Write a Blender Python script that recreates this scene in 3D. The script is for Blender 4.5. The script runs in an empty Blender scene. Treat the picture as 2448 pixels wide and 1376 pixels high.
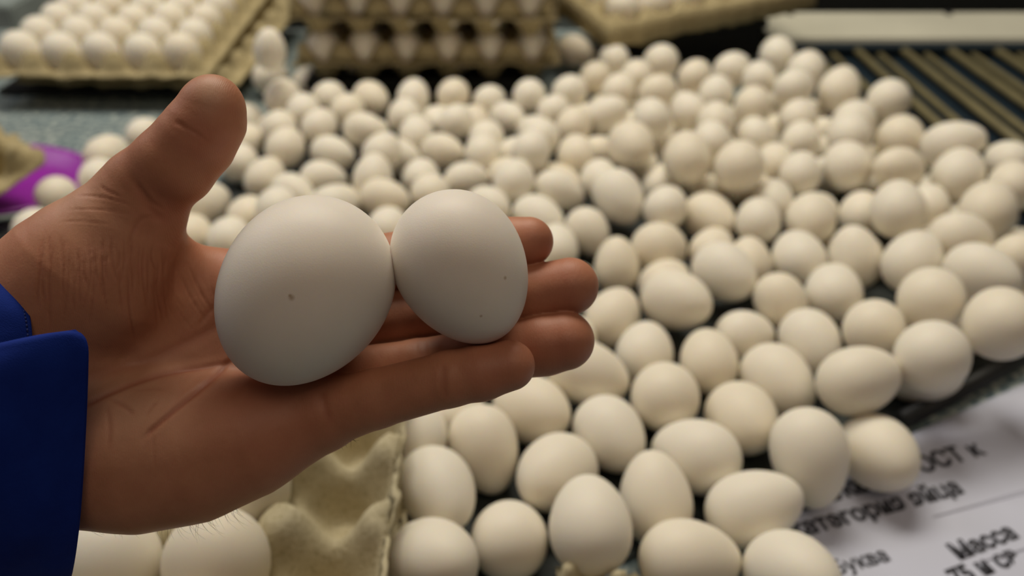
import bpy, math, random
import numpy as np
from mathutils import Vector, Matrix

random.seed(4)
rng = np.random.default_rng(4)
SC = bpy.context.scene
COL = SC.collection

# ------------------------------------------------------------------ camera
FPX = 2000.0                      # focal length in pixels of the 2448 px wide frame
TILT = math.radians(33.3)
CAMZ = 0.40
ct, st = math.cos(TILT), math.sin(TILT)
RV = np.array([1.0, 0, 0]); FV = np.array([0, ct, -st]); UV = np.array([0, st, ct]); CP = np.array([0, 0, CAMZ])
HAND_D = 0.267                    # distance of the held eggs from the lens, metres

cam_data = bpy.data.cameras.new('camera')
cam = bpy.data.objects.new('camera', cam_data); COL.objects.link(cam)
cam_data.sensor_width = 36.0
cam_data.lens = 36.0 * FPX / 2448.0
cam_data.clip_start = 0.01
cam.location = CP
cam.rotation_euler = (math.pi / 2 - TILT, 0, 0)
cam_data.dof.use_dof = True
cam_data.dof.focus_distance = HAND_D - 0.008
cam_data.dof.aperture_fstop = (cam_data.lens / 1000.0) / 0.0040
SC.camera = cam

# ------------------------------------------------------------------ light
world = bpy.data.worlds.new('world'); SC.world = world; world.use_nodes = True
bg = world.node_tree.nodes['Background']
bg.inputs[0].default_value = (1.0, 0.86, 0.78, 1); bg.inputs[1].default_value = 0.065

def area_light(name, loc, target, sx, sy, power, color):
    ld = bpy.data.lights.new(name, 'AREA'); ld.shape = 'RECTANGLE'; ld.size = sx; ld.size_y = sy
    ld.energy = power; ld.color = color
    o = bpy.data.objects.new(name, ld); COL.objects.link(o)
    o.location = loc
    o.rotation_euler = (Vector(target) - Vector(loc)).to_track_quat('-Z', 'Y').to_euler()
    return o
# ceiling lamps: a bright one over the far side of the table, a dim one to the left
area_light('overhead_light', (-0.10, 1.30, 1.70), (0.0, 0.75, 0.0), 1.3, 0.55, 26.5, (1.0, 0.93, 0.79))
area_light('overhead_light', (-1.5, 1.2, 1.5), (0.0, 0.5, 0.1), 0.5, 0.9, 6, (0.95, 0.95, 1.0))
area_light('overhead_light', (0.45, -0.45, 1.85), (0.0, 0.5, 0.0), 1.2, 0.8, 5.4, (1.0, 0.80, 0.60))  # unseen fill added behind the camera for ceiling bounce, brightens the egg fronts
SC.view_settings.view_transform = 'Standard'
SC.view_settings.look = 'None'
SC.view_settings.gamma = 1.0
SC.view_settings.use_curve_mapping = False
SC.view_settings.exposure = 0.0

# ------------------------------------------------------------------ helpers
def at(px, py, h):
    """point of the plane z=h seen at this pixel"""
    v = (px - 1224) / FPX * RV - (py - 688) / FPX * UV + FV
    return CP + v * ((h - CAMZ) / v[2])

def atd(px, py, d):
    v = (px - 1224) / FPX * RV - (py - 688) / FPX * UV + FV
    return CP + v * d

def proj(p):
    v = np.asarray(p) - CP; z = v @ FV
    return v @ RV / z * FPX + 1224, 688 - v @ UV / z * FPX

def new_mesh(name, V, F, mat=None, smooth=True):
    me = bpy.data.meshes.new(name)
    me.from_pydata([tuple(map(float, v)) for v in V], [], [tuple(int(i) for i in f) for f in F])
    if smooth: me.polygons.foreach_set('use_smooth', [True] * len(me.polygons))
    if mat: me.materials.append(mat)
    me.update()
    return me

def link(name, me, parent=None, loc=None, rot=None):
    o = bpy.data.objects.new(name, me); COL.objects.link(o)
    if parent is not None: o.parent = parent
    if loc is not None: o.location = loc
    if rot is not None: o.rotation_euler = rot
    return o

def tag(o, label=None, cat=None, group=None, kind=None):
    if label: o['label'] = label
    if cat: o['category'] = cat
    if group: o['group'] = group
    if kind: o['kind'] = kind
    return o

def empty(name, loc=(0, 0, 0), rot=(0, 0, 0)):
    o = bpy.data.objects.new(name, None); COL.objects.link(o); o.location = loc; o.rotation_euler = rot
    o.empty_display_size = 0.02
    return o

def box_vf(x0, x1, y0, y1, z0, z1, b=0.0):
    """box with bevelled long edges"""
    if b <= 0:
        V = [(x, y, z) for x in (x0, x1) for y in (y0, y1) for z in (z0, z1)]
        return V, [(0, 1, 3, 2), (4, 6, 7, 5), (0, 4, 5, 1), (2, 3, 7, 6), (0, 2, 6, 4), (1, 5, 7, 3)]
    import bmesh
    bm = bmesh.new()
    bmesh.ops.create_cube(bm, size=1)
    for v in bm.verts:
        v.co = ((x0 + x1) / 2 + v.co.x * (x1 - x0), (y0 + y1) / 2 + v.co.y * (y1 - y0), (z0 + z1) / 2 + v.co.z * (z1 - z0))
    bmesh.ops.bevel(bm, geom=bm.edges[:], offset=b, segments=2, affect='EDGES')
    V = [tuple(v.co) for v in bm.verts]; F = [[v.index for v in f.verts] for f in bm.faces]
    bm.free()
    return V, F

def poly_slab(pts, z0, z1):
    n = len(pts)
    V = [(p[0], p[1], z1) for p in pts] + [(p[0], p[1], z0) for p in pts]
    F = [tuple(range(n)), tuple(range(2 * n - 1, n - 1, -1))] + [(i, i + n, (i + 1) % n + n, (i + 1) % n) for i in range(n)]
    return V, F

def ordinal(k):
    return ['first', 'second', 'third', 'fourth', 'fifth', 'sixth', 'seventh', 'eighth'][k]

# ------------------------------------------------------------------ materials
def material(name, color, rough=0.6, **kw):
    m = bpy.data.materials.new(name); m.use_nodes = True
    b = m.node_tree.nodes['Principled BSDF']
    b.inputs['Base Color'].default_value = (*color, 1); b.inputs['Roughness'].default_value = rough
    for k, v in kw.items(): b.inputs[k.replace('_', ' ')].default_value = v
    return m, m.node_tree, b

def noise(nt, scale, detail=3, rough=0.5, coord=None, stretch=None):
    tc = nt.nodes.new('ShaderNodeTexCoord')
    src = tc.outputs[coord or 'Object']
    if stretch:
        mp = nt.nodes.new('ShaderNodeMapping'); mp.inputs['Scale'].default_value = stretch
        nt.links.new(src, mp.inputs['Vector']); src = mp.outputs[0]
    n = nt.nodes.new('ShaderNodeTexNoise'); n.inputs['Scale'].default_value = scale
    n.inputs['Detail'].default_value = detail; n.inputs['Roughness'].default_value = rough
    nt.links.new(src, n.inputs['Vector'])
    return n.outputs['Fac']

def ramp(nt, fac, stops):
    r = nt.nodes.new('ShaderNodeValToRGB')
    el = r.color_ramp.elements
    while len(el) < len(stops): el.new(0.5)
    for e, (p, c) in zip(el, stops): e.position = p; e.color = (*c, 1)
    nt.links.new(fac, r.inputs[0])
    return r.outputs[0]

def bump(nt, b, height, strength, dist, prev=None):
    n = nt.nodes.new('ShaderNodeBump'); n.inputs['Strength'].default_value = strength; n.inputs['Distance'].default_value = dist
    nt.links.new(height, n.inputs['Height'])
    if prev is not None: nt.links.new(prev, n.inputs['Normal'])
    nt.links.new(n.outputs[0], b.inputs['Normal'])
    return n.outputs[0]

def mixc(nt, fac, a, b_, mode='MIX'):
    m = nt.nodes.new('ShaderNodeMix'); m.data_type = 'RGBA'; m.blend_type = mode
    for s, v in ((0, fac), (6, a), (7, b_)):
        if hasattr(v, 'links') or hasattr(v, 'is_linked'): nt.links.new(v, m.inputs[s])
        elif isinstance(v, (int, float)): m.inputs[s].default_value = v
        else: m.inputs[s].default_value = (*v, 1)
    return m.outputs[2]

def shell_material(name, speck=None):
    m, nt, b = material(name, (0.86, 0.80, 0.69), 0.48)
    b.inputs['Subsurface Weight'].default_value = 0.5
    b.inputs['Subsurface Radius'].default_value = (1.0, 0.70, 0.32)
    b.inputs['Subsurface Scale'].default_value = 0.010
    b.inputs['Specular IOR Level'].default_value = 0.28
    oi = nt.nodes.new('ShaderNodeObjectInfo')
    if speck: c3 = [(0.85, 0.79, 0.71)] * 3
    else: c3 = [(0.86, 0.81, 0.70), (0.87, 0.815, 0.70), (0.85, 0.775, 0.63)]
    tint = ramp(nt, oi.outputs['Random'], [(0.0, c3[0]), (0.5, c3[1]), (1.0, c3[2])])
    mott = ramp(nt, noise(nt, 60, 3), [(0.3, (0.955, 0.955, 0.955)), (0.7, (1, 1, 1))])
    col = mixc(nt, 1.0, tint, mott, 'MULTIPLY')
    if speck:
        for (p, r) in speck:
            tc = nt.nodes.new('ShaderNodeTexCoord')
            d = nt.nodes.new('ShaderNodeVectorMath'); d.operation = 'DISTANCE'
            nt.links.new(tc.outputs['Object'], d.inputs[0]); d.inputs[1].default_value = p
            f = nt.nodes.new('ShaderNodeMapRange'); f.inputs['From Min'].default_value = r * 0.15; f.inputs['From Max'].default_value = r
            f.inputs['To Min'].default_value = 0.6; f.inputs['To Max'].default_value = 0.0
            nt.links.new(d.outputs['Value'], f.inputs[0])
            col = mixc(nt, f.outputs[0], col, (0.36, 0.22, 0.10))
    nt.links.new(col, b.inputs['Base Color'])
    bump(nt, b, noise(nt, 1900 if speck else 900, 2), 0.13 if speck else 0.12, 0.0003)
    return m
M_SHELL = shell_material('eggshell')

def pulp_material(name, c0, c1):
    m, nt, b = material(name, c0, 0.95)
    b.inputs['Specular IOR Level'].default_value = 0.1
    col = ramp(nt, noise(nt, 70, 5, 0.65), [(0.3, c0), (0.7, c1)])
    sp = ramp(nt, noise(nt, 420, 3, 0.6), [(0.35, (0.8, 0.78, 0.72)), (0.5, (1, 1, 1))])
    nt.links.new(mixc(nt, 1.0, col, sp, 'MULTIPLY'), b.inputs['Base Color'])
    bump(nt, b, noise(nt, 260, 5, 0.7), 0.7, 0.0012)
    return m
M_PULP = pulp_material('grey_pulp', (0.48, 0.42, 0.275), (0.58, 0.51, 0.34))
M_PULP2 = pulp_material('tan_pulp', (0.38, 0.31, 0.17), (0.48, 0.40, 0.23))

def laminate_material():
    m, nt, b = material('speckled_laminate', (0.3, 0.35, 0.35), 0.45)
    a = ramp(nt, noise(nt, 130, 3, 0.6), [(0.38, (0.085, 0.13, 0.145)), (0.5, (0.21, 0.26, 0.26)), (0.62, (0.52, 0.54, 0.48))])
    c = ramp(nt, noise(nt, 12, 2), [(0.35, (0.8, 0.86, 0.9)), (0.65, (1, 1, 1))])
    nt.links.new(mixc(nt, 1.0, a, c, 'MULTIPLY'), b.inputs['Base Color'])
    return m
M_LAM = laminate_material()
def plain(name, c, r=0.6, nscale=40, amt=0.15, **kw):
    m, nt, b = material(name, c, r, **kw)
    col = ramp(nt, noise(nt, nscale, 4), [(0.3, tuple(x * (1 - amt) for x in c)), (0.7, tuple(min(1, x * (1 + amt)) for x in c))])
    nt.links.new(col, b.inputs['Base Color'])
    return m
M_MAT = plain('dark_rubber', (0.022, 0.028, 0.026), 0.7, 200, 0.4)
M_BLACK = plain('black_plastic', (0.012, 0.012, 0.011), 0.5)
M_NAVY = plain('navy_enamel', (0.006, 0.018, 0.030), 0.5)
M_BAR = plain('cream_enamel', (0.58, 0.56, 0.45), 0.5, 9, 0.06)
M_ROD = plain('brass_toned_rod', (0.20, 0.17, 0.085), 0.45, 30, 0.15)
M_PURPLE = plain('magenta_plastic', (0.30, 0.020, 0.36), 0.35, 30, 0.1)
M_WALL = plain('dark_wall_paint', (0.035, 0.038, 0.032), 0.8)
M_FLOOR = plain('dark_floor', (0.03, 0.042, 0.04), 0.8)
M_PALE = plain('pale_panel', (0.35, 0.40, 0.38), 0.6)
M_PAPER = plain('white_paper', (0.60, 0.62, 0.74), 0.75, 14, 0.03)
M_INK = plain('black_ink', (0.03, 0.03, 0.04), 0.7)
M_RULE = plain('grey_ink', (0.30, 0.30, 0.36), 0.7)

# ------------------------------------------------------------------ the setting
V, F = box_vf(-3, 3, -1.5, 3.2, -0.95, -0.9); tag(link('floor', new_mesh('floor', V, F, M_FLOOR, False)), kind='structure')
V, F = box_vf(-3, 3, 3.2, 3.3, -0.9, 2.2); tag(link('wall_back', new_mesh('wall_back', V, F, M_WALL, False)), kind='structure')

# table: laminate top on a frame
table = tag(empty('table', (0, 0.8, -0.9)), 'blue-grey speckled laminate sorting table under all the eggs', 'table')
def tpart(name, vf, m, smooth=False):
    V, F = vf; V = [(x, y - 0.8, z + 0.9) for x, y, z in V]
    return link(name, new_mesh(name, V, F, m, smooth), table)
tpart('table_top', box_vf(-1.25, 1.25, -0.05, 1.385, -0.03, 0.0, 0.003), M_LAM)
for sx in (-1.15, 1.15):
    for sy in (0.05, 1.30):
        tpart('leg', box_vf(sx - 0.025, sx + 0.025, sy - 0.025, sy + 0.025, -0.9, -0.03), M_BLACK)

# dark rubber mat below the heap of eggs; its near edge runs off at an angle
e0, e1 = at(2180, 985, 0.0), at(2448, 845, 0.0)
dv = (e1 - e0); dv /= np.linalg.norm(dv)
nr = e0 - dv * 0.47; fr = e0 + dv * 0.20
mat_pts = [nr, fr, np.array([0.46, 0.655, 0]), np.array([0.397, 0.66, 0]), np.array([0.397, 1.06, 0]), np.array([-0.26, 1.06, 0]), at(600, 300, 0), at(420, 620, 0), at(560, 1250, 0), at(850, 1420, 0)]
V, F = poly_slab([tuple(p[:2]) for p in mat_pts], 0.0002, 0.0022)
mat = tag(empty('rubber_mat', (0, 0, 0)), 'dark rubber mat spread beneath the heap of loose eggs', 'mat')
link('mat_sheet', new_mesh('mat_sheet', V, F, M_MAT, False), mat)
# its raised black edging
def tube_vf(a, b, r, n=12, r2=None):
    a, b = np.array(a, float), np.array(b, float); d = b - a; d /= np.linalg.norm(d)
    u = np.cross(d, [0, 0, 1.0]) if abs(d[2]) < 0.9 else np.cross(d, [1.0, 0, 0]); u /= np.linalg.norm(u); w = np.cross(d, u)
    V = []; 
    for p, rr in ((a, r), (b, r2 or r)):
        for k in range(n):
            t = 2 * math.pi * k / n; V.append(p + (u * math.cos(t) + w * math.sin(t)) * rr)
    F = [(k, (k + 1) % n, (k + 1) % n + n, k + n) for k in range(n)] + [tuple(range(n - 1, -1, -1)), tuple(range(n, 2 * n))]
    return V, F
off = np.array([dv[1], -dv[0], 0]) * 0.006
V, F = tube_vf(e0 - dv * 0.02 + off + [0, 0, .0068], fr + off + [0, 0, .0068], 0.0065)
link('edging', new_mesh('edging', V, F, M_BLACK), mat)

# roller conveyor at the far right
conv = tag(empty('roller_conveyor', (0.42, 1.26, 0)), 'roller conveyor with a cream end bar and brass-toned rods behind the heap', 'conveyor')
def cpart(name, V, F, m, smooth=False):
    V = [(v[0] - 0.42, v[1] - 1.26, v[2]) for v in V]
    return link(name, new_mesh(name, V, F, m, smooth), conv)
sec = [(1.248, 0.020), (1.250, 0.026), (1.352, 0.036), (1.356, 0.032), (1.352, 0.0005), (1.345, 0.0005), (1.345, 0.029), (1.253, 0.020)]
V = [(xx, a, b) for xx in (0.385, 1.20) for a, b in sec]; n8 = len(sec)
F = [(k, (k + 1) % n8, (k + 1) % n8 + n8, k + n8) for k in range(n8)] + [tuple(range(n8 - 1, -1, -1)), tuple(range(n8, 2 * n8))]
bar = cpart('end_bar', V, F, M_BAR); bar['label'] = 'cream painted end bar'
for bx in (0.44, 0.69, 0.93):
    V, F = tube_vf((bx, 1.345, 0.034), (bx, 1.3445, 0.038), 0.006, 12)
    V = [(v[0] - 0.42, v[1] - 1.26, v[2]) for v in V]
    link('bolt', new_mesh('bolt', V, F, M_BLACK), bar)
V, F = box_vf(0.40, 1.20, 1.225, 1.256, 0.0025, 0.0195, 0.001); cpart('crossbeam', V, F, M_NAVY)
V, F = box_vf(0.40, 1.12, 0.66, 1.225, 0.0003, 0.0024); cpart('tray_bed', V, F, M_NAVY)
k = 0; x = 0.441
while x < 1.10:
    V, F = tube_vf((x, 0.67, 0.0140 - 0.006 * (k % 2)), (x, 1.224, 0.0140 - 0.006 * (k % 2)), 0.0056 if k % 2 == 0 else 0.0046, 10)
    cpart('rod', V, F, M_ROD, True)
    x += 0.0345; k += 1
V, F = box_vf(0.30, 1.35, 1.42, 1.70, -0.9, 0.16, 0.004)
tag(link('equipment_housing', new_mesh('equipment_housing', V, F, M_BLACK, False)), 'black machine housing behind the cream conveyor bar', 'machine')
V, F = box_vf(-0.02, 0.19, 1.45, 1.60, -0.9, 0.12, 0.004)
tag(link('cabinet', new_mesh('cabinet', V, F, M_PALE, False)), 'pale grey-green cabinet glimpsed between the tray stack and askew tray', 'cabinet')
V, F = box_vf(-1.6, -0.90, 1.53, 1.80, -0.9, 0.0, 0.004)
tag(link('cabinet', new_mesh('cabinet', V, F, M_PALE, False)), 'pale cabinet top just visible in the extreme upper left corner', 'cabinet')

# ------------------------------------------------------------------ eggs
def egg_vf(b=1.0, ratio=1.3, nu=32, nv=20, k=0.13):
    """egg of half width b along +x (pointed end), half length b*ratio"""
    V = [(-b * ratio, 0, 0)]; F = []
    us = [-math.cos(math.pi * j / nv) for j in range(1, nv)]
    mx = max(math.sqrt(1 - u * u) * (1 - k * u) for u in np.linspace(-1, 1, 400))
    for u in us:
        r = b * math.sqrt(1 - u * u) * (1 - k * u) / mx
        for i in range(nu):
            a = 2 * math.pi * i / nu; V.append((b * ratio * u, r * math.cos(a), r * math.sin(a)))
    V.append((b * ratio, 0, 0))
    for i in range(nu): F.append((0, 1 + (i + 1) % nu, 1 + i))
    for j in range(nv - 2):
        for i in range(nu):
            a = 1 + j * nu + i; b2 = 1 + j * nu + (i + 1) % nu
            F.append((a, b2, b2 + nu, a + nu))
    l = len(V) - 1; s = 1 + (nv - 2) * nu
    for i in range(nu): F.append((s + i, s + (i + 1) % nu, l))
    return V, F
egg_meshes = []
for kk, rt in ((0.10, 1.27), (0.13, 1.30), (0.16, 1.31), (0.13, 1.25)):
    V, F = egg_vf(1.0, rt, k=kk); egg_meshes.append(new_mesh('egg_shell', V, F, M_SHELL))

def place_egg(p, r, axis, mesh=None, roll=0.0):
    o = bpy.data.objects.new('egg', mesh or egg_meshes[int(rng.integers(4))]); COL.objects.link(o)
    q = Vector(axis).to_track_quat('X', 'Z')
    o.rotation_mode = 'QUATERNION'; o.rotation_quaternion = q
    o.location = p; o.scale = (r, r, r)
    return o

EGGS = """-428,3362,400,224,-65,6
-404,2824,452,230,-43,41
-15,3151,249,216,90,-30
-172,3825,279,217,-68,-44
264,3616,280,232,-127,15
427,3117,410,227,91,15
634,3990,244,222,-65,-7
136,4216,254,232,-47,17
525,4496,339,224,-17,-12
1036,4335,288,230,79,-19
842,3431,272,214,96,42
1141,3794,256,232,136,-20
967,2974,286,219,9,-11
1516,4125,254,232,-83,15
1400,3343,285,219,5,24
1480,2855,311,227,-65,31
1805,3674,358,232,-85,-44
2299,3806,254,232,-83,18
2239,4189,540,219,17,10
1858,4512,254,232,-68,-2
2763,4349,618,232,54,-12
973,4867,233,211,76,15
1410,4730,268,205,89,15
1274,5338,378,232,-51,15
1301,6331,254,232,45,-23
891,6053,249,195,90,58
784,5312,233,211,59,21
1718,5702,398,232,-60,-1
2001,6025,282,195,85,42
2092,5361,341,195,-53,-40
1763,5072,224,202,25,-18
2181,4876,315,213,-78,-14
2546,5527,334,222,73,4
2574,4809,504,208,57,-9
3055,5054,595,231,61,-12
3271,4558,738,231,64,0
2425,6070,317,226,88,7
2844,5936,408,211,106,54
3183,5668,539,221,51,20
3533,5311,636,220,-57,6
3667,5914,588,218,9,-15
3960,5566,628,195,32,-5
4102,6397,608,232,63,14
3387,6520,556,230,74,20
3267,6911,283,206,74,14
3786,6790,431,197,59,15
2668,6583,416,220,70,17
2190,6547,417,195,78,10
1846,6867,254,232,-63,4
1410,6806,414,195,65,5
1006,7044,390,232,-67,-22
871,7549,336,195,86,10
695,6648,239,195,-59,-32
390,6353,250,195,88,16
249,6875,242,220,-48,-3
2136,7197,649,232,73,11
2563,8286,481,195,86,17
1670,7366,658,224,85,24
1193,7776,595,232,-84,1
3257,7449,533,232,82,4
2795,7389,477,195,71,22
3018,8148,495,196,65,12
3461,8041,604,216,74,12
3720,8585,524,232,58,10
4014,8077,557,232,66,6
3592,7122,645,208,-155,18
4342,7662,658,230,-19,26
4191,7148,586,232,58,17
4709,7308,641,195,96,-11
4527,6839,622,208,67,11
4180,8901,651,232,63,4
3788,9350,613,232,60,37
3572,9930,634,228,65,18
3347,10444,665,222,78,15
3243,9278,649,216,50,-2
3120,8641,540,206,65,12
2636,8750,651,200,73,12
2140,8305,637,195,81,21
1928,8721,591,195,105,19
2286,9026,672,195,74,23
2901,9556,665,196,85,18
2689,9974,629,216,53,6
2164,9630,665,195,64,13
1861,10259,629,224,71,2
1680,9204,626,210,54,-1
1484,8446,618,205,89,13
1305,10542,569,198,85,17
1501,9822,599,195,84,13
1031,10044,511,195,71,7
1245,9392,579,195,73,12
701,9665,458,209,64,1
1062,8910,467,205,6,30
488,9192,400,195,74,4
677,8627,458,195,70,25
669,8043,373,205,91,17
311,8226,488,195,72,8
2002,7837,613,195,81,17
2678,7824,388,195,78,16
2442,7001,368,195,79,20
1477,7495,298,195,83,12
-2732,9617,413,220,96,10
-2181,9607,401,209,87,3
-1681,9606,391,203,-52,-9
-1178,9596,421,195,84,32
-696,9650,432,195,79,5
-261,9643,352,196,70,-2
208,9549,459,198,89,2
-2392,9136,434,195,100,14
-1895,9197,410,195,85,4
-1232,9116,377,195,95,18
-617,8805,432,195,76,7
-42,9182,313,195,-58,8
-2568,8691,403,195,96,12
-2119,8695,421,195,82,10
-1593,8516,448,195,-27,2
-1057,8669,336,195,94,21
-280,8605,310,200,79,10
277,8807,289,195,-47,2
-2399,8231,376,202,81,13
-1907,8230,295,195,-23,-4
-1323,7915,466,195,74,15
-733,8207,334,195,-33,5
-307,8112,360,195,86,8
191,7737,560,195,76,13
-1360,7447,412,195,84,40
-1931,7777,217,195,9,-10
-925,7735,255,195,88,11
-449,7597,293,195,43,-10
25,7287,448,199,77,12
454,7250,346,195,-14,-21
-2516,7755,245,199,75,20
-2877,8140,244,195,97,11
-2153,7418,229,195,-37,-13
-2494,6992,217,195,88,2
-2155,6824,389,195,96,9
-1193,7024,382,195,-21,0
-786,7260,324,195,89,5
-219,6924,350,195,-48,7
-1112,6572,319,195,92,3
-1617,6785,437,195,60,-10
-4351,8311,244,222,82,2
-4190,8936,220,196,90,2
-4499,7420,220,197,105,-6
-4233,7796,230,198,106,5
-4388,6742,217,195,102,-2
-3114,9283,252,195,97,12
-2951,8647,263,195,85,10
-2980,7186,250,228,57,-6
-2920,6632,217,195,93,-2
-2527,6501,257,195,95,2
-3196,10817,254,232,90,4
-2688,10671,220,198,93,15
-2022,10747,233,211,81,10
-1500,10759,217,195,95,18
-731,10792,251,229,79,5
855,11001,520,211,-10,-17
-594,3860,383,195,90,-7
-378,4254,217,195,74,-4
438,4956,249,195,64,8
502,5747,217,195,63,15
-636,6804,305,195,76,5
-1300,4282,232,210,141,-2
55,8373,224,202,67,-10
-1854,5377,228,206,-127,14
1376,8593,222,200,119,-14
-865,6144,230,208,112,-2
-1683,6389,227,205,-157,7
-339,5313,233,211,-133,-2
1737,7856,221,199,-60,-1
3519,5584,233,211,-41,8
-2381,4860,225,203,-68,15
-762,5564,228,206,-20,2
1817,9934,231,209,100,-5
-3796,6240,230,208,146,1
3437,6081,225,203,-62,1
-1647,4906,228,206,119,-5
-2383,5364,226,204,-68,10
-1391,5258,228,206,130,-6
-2653,4493,222,200,103,-1
-3003,6139,233,211,-140,2
-439,5907,225,203,21,15
-1961,4628,221,199,114,1
3383,5151,228,206,178,-7
2026,9275,221,199,23,-3
1818,8320,232,210,-41,-9
-677,4738,227,205,-53,8
-2150,5757,234,212,128,-16
3761,6401,221,199,1,-10
3241,7840,231,209,164,-4
1351,9108,225,203,-64,-6
3227,9882,233,211,-158,-11
-1141,4731,225,203,93,2
4154,6769,227,205,-85,8
-1330,6134,225,203,53,10
3335,8384,226,204,52,-1
3802,7707,232,210,23,8
-176,4665,232,210,158,2
96,5534,223,201,-37,5
4015,6010,227,205,-17,-15
-2784,5074,231,209,56,13
2375,9641,225,203,-163,-11
1141,9686,221,199,139,-5
967,8397,222,200,33,-10
-1265,5675,222,200,163,6
2772,8618,226,204,-165,2
4234,7484,222,200,101,-16
905,9305,229,207,-82,12
-460,9204,226,204,-88,-11
1580,10495,223,201,-159,-12
2250,8889,224,202,-13,-9
2529,9259,227,205,14,-6
3018,9438,230,208,19,-17
-11,7826,227,205,48,-16
-2638,5822,233,211,124,12
3724,7233,223,201,48,-1
-872,9253,227,205,-85,14
57,5998,224,202,-146,-5
-459,6371,224,202,72,8
-2170,6255,224,202,49,-4
2186,7923,222,200,156,-17
445,7660,231,209,-25,8
4118,8445,222,200,-152,11
1345,8087,223,201,77,-14
-3332,6401,224,202,-131,-4
-1741,4164,230,208,99,-8
4000,8914,233,211,81,-1
2904,4633,233,211,-27,14
1770,6356,220,198,65,10
-3018,5590,230,208,-84,1
2286,8462,221,199,17,-13
2812,5102,226,204,146,16
-1733,5902,231,209,-55,-7
24,5076,225,203,33,16
4560,6982,223,201,-110,-5
3525,8889,229,207,18,8
3526,9477,226,204,157,15
-835,4269,233,211,92,8
1277,5829,221,199,50,1
1964,7394,231,209,94,-6
-1630,8904,229,207,38,6
-1715,7174,233,211,179,-2
2999,6302,222,200,12,-2
2854,7021,226,204,-144,9
1362,10063,233,211,-62,13
-2270,4260,230,208,61,6
3693,8148,233,211,49,3
2386,7473,230,208,84,-14
-2731,9091,221,199,84,8
-903,5153,223,201,11,7
4034,5469,231,209,18,-10
1606,9498,225,203,4,8
4374,6332,229,207,-167,2
-1224,8263,233,211,-12,-8
1756,8814,222,200,-15,4
-3982,6708,221,199,-92,-3
3055,9015,221,199,-154,-6
-28,6491,222,200,123,2
2273,10052,229,207,30,6"""
NSEEN = 161
ONES = 'zero one two three four five six seven eight nine ten eleven twelve thirteen fourteen fifteen sixteen seventeen eighteen nineteen'.split()
def words(n):
    if n < 20: return ONES[n]
    t = ['twenty', 'thirty', 'forty', 'fifty', 'sixty', 'seventy', 'eighty', 'ninety'][n // 10 - 2]
    return t if n % 10 == 0 else t + '-' + ONES[n % 10]
used = {}
for i, rec in enumerate(EGGS.split()):
    x, y, z, r, th, el = map(float, rec.split(','))
    p = np.array([x, y, z]) * 1e-4; r *= 1e-4
    if p[2] < r + 0.0024: p[2] = r + 0.0024
    th, el = math.radians(th), math.radians(el)
    a = (math.cos(th) * math.cos(el), math.sin(th) * math.cos(el), math.sin(el))
    o = place_egg(p, r, a)
    px, py = proj(p)
    X, Y = round(px / 24.48), round(py / 13.76)
    if i >= NSEEN and 150 < px < 1270 and 560 < py < 1060:
        tag(o, 'white egg of the heap lying out of sight behind the hand', 'egg', 'loose eggs heaped on the table')
        o['label'] = 'white egg of the loose heap, lying behind the hand and held eggs'
        continue
    X = min(max(X, 1), 99); Y = min(max(Y, 1), 99)
    while (X, Y) in used: X += 1
    used[(X, Y)] = 1
    v = p - CP; v /= np.linalg.norm(v); c = abs(float(np.dot(v, a)))
    pose = 'seen end-on' if c > 0.85 else ('seen side-on' if c < 0.45 else 'turned half end-on')
    tag(o, f'white egg {pose} in the heap, {words(X)} percent across, {words(Y)} percent down', 'egg', 'loose eggs heaped on the table')

# ------------------------------------------------------------------ moulded pulp trays
def tray_mesh(name, nx, ny, p, H, mat, seed=0, sub=12, flange=0.26, rag=0.0012, posts=1.0, rim=0.52, skirt=0.0):
    """a moulded pulp tray: posts at the cell corners, cups at the cell centres, a flange all round"""
    from mathutils import noise as mn
    us = np.concatenate([[-flange, -flange * .55], np.linspace(-0.08, nx + 0.08, nx * sub + 3), [nx + flange * .55, nx + flange]])
    vs = np.concatenate([[-flange, -flange * .55], np.linspace(-0.08, ny + 0.08, ny * sub + 3), [ny + flange * .55, ny + flange]])
    if skirt:
        us = np.concatenate([[-flange - .10, -flange - .04], us, [nx + flange + .04, nx + flange + .10]])
        vs = np.concatenate([[-flange - .10, -flange - .04], vs, [ny + flange + .04, ny + flange + .10]])
    V = []
    for v in vs:
        for u in us:
            uu, vv = min(max(u, 0), nx), min(max(v, 0), ny)
            s = (math.cos(2 * math.pi * uu) + math.cos(2 * math.pi * vv)) / 2
            if s > 0: h = 0.50 + 0.50 * min(1, (s / 0.80)) ** 1.15 * posts
            else: h = 0.50 - 0.50 * min(1, (-s / 0.72)) ** 0.8
            out = max(-u, u - nx, -v, v - ny, 0) / flange
            if out > 0:
                hf = rim
                h = h + (hf - h) * min(1, out * 3.0)
                if out > 1.01: h = hf - skirt * min(1, (out - 1) * flange / .10)
            w = mn.noise(Vector((u * 2.3 + seed * 7, v * 2.3, 0))) * 1.0 + mn.noise(Vector((u * 7 + seed, v * 7, 3))) * 0.6
            j = rag * w * (2.2 if out > 0 else 1.0)
            V.append((u * p + (j if out > .9 else 0) * 1.2, v * p + (j * 1.2 if out > .9 else 0), h * H + j))
    n = len(us); F = []
    for a in range(len(vs) - 1):
        for b in range(n - 1):
            k = a * n + b; F.append((k, k + 1, k + n + 1, k + n))
    return new_mesh(name, V, F, mat)

def pulp_tray(label, loc, rot, nx, ny, p, H, mat, seed, group=None, **kw):
    o = link('egg_tray', tray_mesh('egg_tray', nx, ny, p, H, mat, seed, **kw), None, loc, rot)
    m = o.modifiers.new('thickness', 'SOLIDIFY'); m.thickness = 0.0022; m.offset = 0
    return tag(o, label, 'egg tray', group)

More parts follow.
